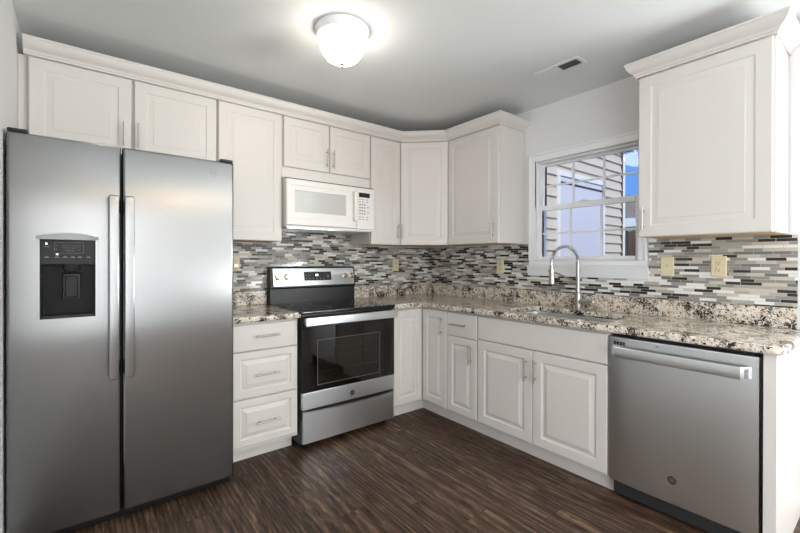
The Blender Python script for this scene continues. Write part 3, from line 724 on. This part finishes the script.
outlet(RIGHT, 2.441, 1.222, 'almond wall outlet right of the light switch, above the dishwasher', 'o', 'outlet')
# small dark plug and lead in the outlet by the refrigerator
m = MB().box(BACK, -1.952, -1.922, .0175, .045, 1.198, 1.225, .004)
m.tube([BACK(-1.937, .040, 1.200), BACK(-1.945, .055, 1.170), BACK(-1.97, .05, 1.12), BACK(-2.02, .045, 1.08), BACK(-2.10, .04, 1.06), BACK(-2.17, .035, 1.05)], .003, 8)
tag(m.build('plugged_cord', M_NICKEL), 'thin grey power cord plugged in beside the refrigerator', 'cord')

# ------------------------------------------------------------------ ceiling lamp and vent
lx, ly = -1.750, -1.262
t = thing('ceiling_lamp', 'lit dome ceiling lamp of frosted glass with a nickel finial', 'ceiling lamp', (lx, ly, ZC))
MB().lathe((lx, ly, ZC), [(0, 0), (.138, 0), (.140, -.006), (.138, -.024), (.134, -.038), (.130, -.044), (.124, -.044), (.121, -.036), (0, -.036)]).build('mounting_pan', M_TRIM, t)
MB().lathe((lx, ly, ZC-.037), [(.119, 0), (.121, -.018), (.117, -.050), (.103, -.085), (.082, -.114), (.050, -.132), (.018, -.140), (0, -.141)]).build('glass_shade', M_LAMP, t, 60)
MB().lathe((lx, ly, ZC-.178), [(0, 0), (.014, -.001), (.016, -.006), (.008, -.011), (.009, -.018), (.005, -.024), (0, -.025)], seg=20).build('finial', M_NICKEL, t)
# second fixture, in the dining end of the room behind the camera
t = thing('ceiling_lamp', 'warm glass dome ceiling lamp over the dining end, behind the viewpoint', 'ceiling lamp', (-1.5, -6.6, ZC))
MB().lathe((-1.5, -6.6, ZC), [(0, 0), (.150, 0), (.152, -.006), (.142, -.034), (.134, -.040), (0, -.036)]).build('mounting_pan', M_TRIM, t)
MB().lathe((-1.5, -6.6, ZC-.04), [(.129, 0), (.130, -.018), (.124, -.050), (.108, -.085), (.082, -.114), (.050, -.132), (.018, -.140), (0, -.141)]).build('glass_shade', M_LAMP2, t, 60)

t = thing('ceiling_vent', 'white louvred air register in the ceiling near the window', 'vent', (-.46, -1.76, ZC))
vx0, vx1, vy0, vy1 = -.537, -.417, -1.895, -1.600
m = MB()
for q in ((vx0, vx0+.022, vy0, vy1), (vx1-.022, vx1, vy0, vy1), (vx0+.022, vx1-.022, vy0, vy0+.022), (vx0+.022, vx1-.022, vy1-.022, vy1)):
    m.box(WORLD, q[0], q[1], q[2], q[3], ZC-.006, ZC-.0005, .001)
m.box(WORLD, vx0+.022, vx1-.022, (vy0+vy1)/2-.003, (vy0+vy1)/2+.003, ZC-.006, ZC-.0005)
m.build('frame', M_TRIM, t)
B(WORLD, vx0+.02, vx1-.02, vy0+.02, vy1-.02, ZC-.0012, ZC-.0004).build('duct_shadow', principled('duct_dark', srgb(70, 70, 70), .8), t)
m = MB(); yc = (vy0+vy1)/2; nb = 9
for half, sgn in (((vy0+.024, yc-.004), -1), ((yc+.004, vy1-.024), 1)):
    for i in range(nb):
        y = half[0]+(i+.5)*(half[1]-half[0])/nb
        a_ = [m.bm.verts.new(v) for v in ((vx0+.022, y-.004*sgn, ZC-.0015), (vx1-.022, y-.004*sgn, ZC-.0015), (vx1-.022, y+.004*sgn, ZC-.0085), (vx0+.022, y+.004*sgn, ZC-.0085))]
        b_ = [m.bm.verts.new(v.co+Vector((0, .0008, 0))) for v in a_]
        m.bm.faces.new(a_); m.bm.faces.new(b_[::-1])
        for i_ in range(4): m.bm.faces.new((a_[i_], a_[(i_+1) % 4], b_[(i_+1) % 4], b_[i_]))
m.build('louvres', M_TRIM, t)

# ------------------------------------------------------------------ outside the window
M_SIDING = principled('cream_vinyl_siding', srgb(212, 202, 190), .6)
M_BUTT = principled('brown_corner_strip', srgb(92, 70, 40), .7)
M_ROOF = principled('weathered_shingles', srgb(120, 112, 104), .9)
M_FENCE = principled('weathered_fence_wood', srgb(92, 76, 66), .85)
M_GRASS = principled('lawn', srgb(92, 110, 62), .95)
M_SKYPANE = principled('lavender_reflection_pane', srgb(216, 216, 230), .35)  # lavender stands for the sky reflected in the door glass
M_GREENSIDE = principled('pale_green_siding', srgb(178, 196, 176), .7)
g = G(M_ROOF); p = g.pos(); g.l(g.ramp(g.noise(g.comb(p[0], p[1], p[2]), 9, 4), [(.3, srgb(92, 84, 78)), (.7, srgb(140, 130, 122))]), g.b.inputs['Base Color'])
g = G(M_FENCE); p = g.pos(); g.l(g.ramp(g.noise(g.comb(g.math('MULTIPLY', p[0], 30), g.math('MULTIPLY', p[1], 30), g.math('MULTIPLY', p[2], 2)), 1, 4), [(.3, srgb(70, 56, 48)), (.7, srgb(118, 100, 88))]), g.b.inputs['Base Color'])
struct(B(WORLD, .141, 30, -12, 20, -.45, -.35).build('ground', M_GRASS))
YW = -.78; XC = 2.69; SO = .114
t = thing('house_wing', 'cream-sided wing of the house seen close outside the window', 'house', (1.4, -.3, -.35))
m = MB(); z = -.35
while z < 2.62:
    z1 = min(z+SO, 2.66)
    v = [m.bm.verts.new(c) for c in ((.142, YW, z1), (XC, YW, z1), (XC, YW-.020, z+.004), (.142, YW-.020, z+.004), (.142, YW+.004, z), (XC, YW+.004, z))]
    m.bm.faces.new((v[0], v[1], v[2], v[3])); m.bm.faces.new((v[3], v[2], v[5], v[4])); z += SO
m.box(WORLD, .142, XC, YW+.005, .6, -.35, 2.66)
m.build('siding_wall', M_SIDING, t)
MB().box(WORLD, XC-.012, XC+.002, YW-.024, YW-.001, -.35, 2.66).build('corner_strip', M_BUTT, t)  # thin brown strip down the corner of the siding
MB().box(WORLD, XC+.003, XC+.07, YW-.026, YW+.07, -.35, 2.66, .003).build('corner_trim', M_VINYL, t)
m = MB(); prf = [(.142, 3.5), (XC+.13, 2.69), (XC+.13, 2.80), (.142, 3.66)]
A_ = [m.bm.verts.new((x, YW-.10, z)) for x, z in prf]; B_ = [m.bm.verts.new((x, .8, z)) for x, z in prf]
for i in range(4): m.bm.faces.new((A_[i], A_[(i+1) % 4], B_[(i+1) % 4], B_[i]))
m.bm.faces.new(A_[::-1]); m.bm.faces.new(B_); m.build('roof', M_ROOF, t)
m = MB(); prf = [(.142, 3.40), (XC+.14, 2.66), (XC+.14, 2.80), (.142, 3.60)]
A_ = [m.bm.verts.new((x, YW-.125, z)) for x, z in prf]; B_ = [m.bm.verts.new((x, YW-.101, z)) for x, z in prf]
for i in range(4): m.bm.faces.new((A_[i], A_[(i+1) % 4], B_[(i+1) % 4], B_[i]))
m.bm.faces.new(A_[::-1]); m.bm.faces.new(B_); m.build('fascia_board', M_VINYL, t)
# gable siding above the wall plate
m = MB(); z = 2.66
while z < 3.45:
    xe = .142+(3.46-z)/.34*1.0 if z > 2.66 else XC; xe = min(XC, max(.3, xe))
    v = [m.bm.verts.new(c) for c in ((.142, YW, z+SO), (xe, YW, z+SO), (xe, YW-.020, z+.004), (.142, YW-.020, z+.004), (.142, YW+.004, z), (xe, YW+.004, z))]
    m.bm.faces.new((v[0], v[1], v[2], v[3])); m.bm.faces.new((v[3], v[2], v[5], v[4])); z += SO
m.build('gable_siding', M_SIDING, t)
WF = Fr((0, YW, 0), (1, 0, 0), (0, -1, 0))
m = MB(); picture(m, WF, 1.12, 2.19, -.2, 2.22, .055, .0, .030, .003)
pf = m.build('patio_door', M_VINYL, t)
MB().box(WF, 1.172, 2.138, .012, .020, -.125, 2.155).build('reflection_pane', M_SKYPANE, pf)  # door pane with the sky reflection put into its colour
MB().box(WF, 1.175, 2.135, .0205, .025, 2.085, 2.105).build('header_strip', M_SLOT, pf)

t = thing('neighbour_house', 'distant house with brown roof beyond the dark fence', 'house', (11, 3, -.35))
MB().box(WORLD, 9.1, 14, -1.5, 9, -.35, 2.2).build('wall', M_GREENSIDE, t)
MB().box(WORLD, 8.8, 9.1, -1.8, 9.3, 2.18, 2.42, .01).build('fascia_board', M_VINYL, t)
m = MB(); v = [m.bm.verts.new(c) for c in ((8.8, -1.8, 2.42), (8.8, 9.3, 2.42), (11.5, 9.3, 3.35), (11.5, -1.8, 3.35), (14.2, 9.3, 2.42), (14.2, -1.8, 2.42))]
m.bm.faces.new((v[0], v[1], v[2], v[3])); m.bm.faces.new((v[3], v[2], v[4], v[5])); m.bm.faces.new((v[0], v[3], v[5])); m.bm.faces.new((v[1], v[2], v[4])); m.bm.faces.new((v[0], v[1], v[4], v[5]))
m.build('roof', M_ROOF, t)
MB().box(WORLD, 9.02, 9.1, 1.62, 1.78, 1.2, 2.16, .01).build('trim_post', M_VINYL, t)
m = MB(); y = -1.2
while y < 1.4:
    m.box(WORLD, 5.0, 5.02, y, y+.135, -.35, 1.80+.008*math.sin(y*20)); y += .142
m.box(WORLD, 5.02, 5.06, -1.2, 1.4, 1.45, 1.54); m.box(WORLD, 5.02, 5.06, -1.2, 1.4, .1, .19)
tag(m.build('board_fence', M_FENCE), 'dark weathered board fence outside the window', 'fence')
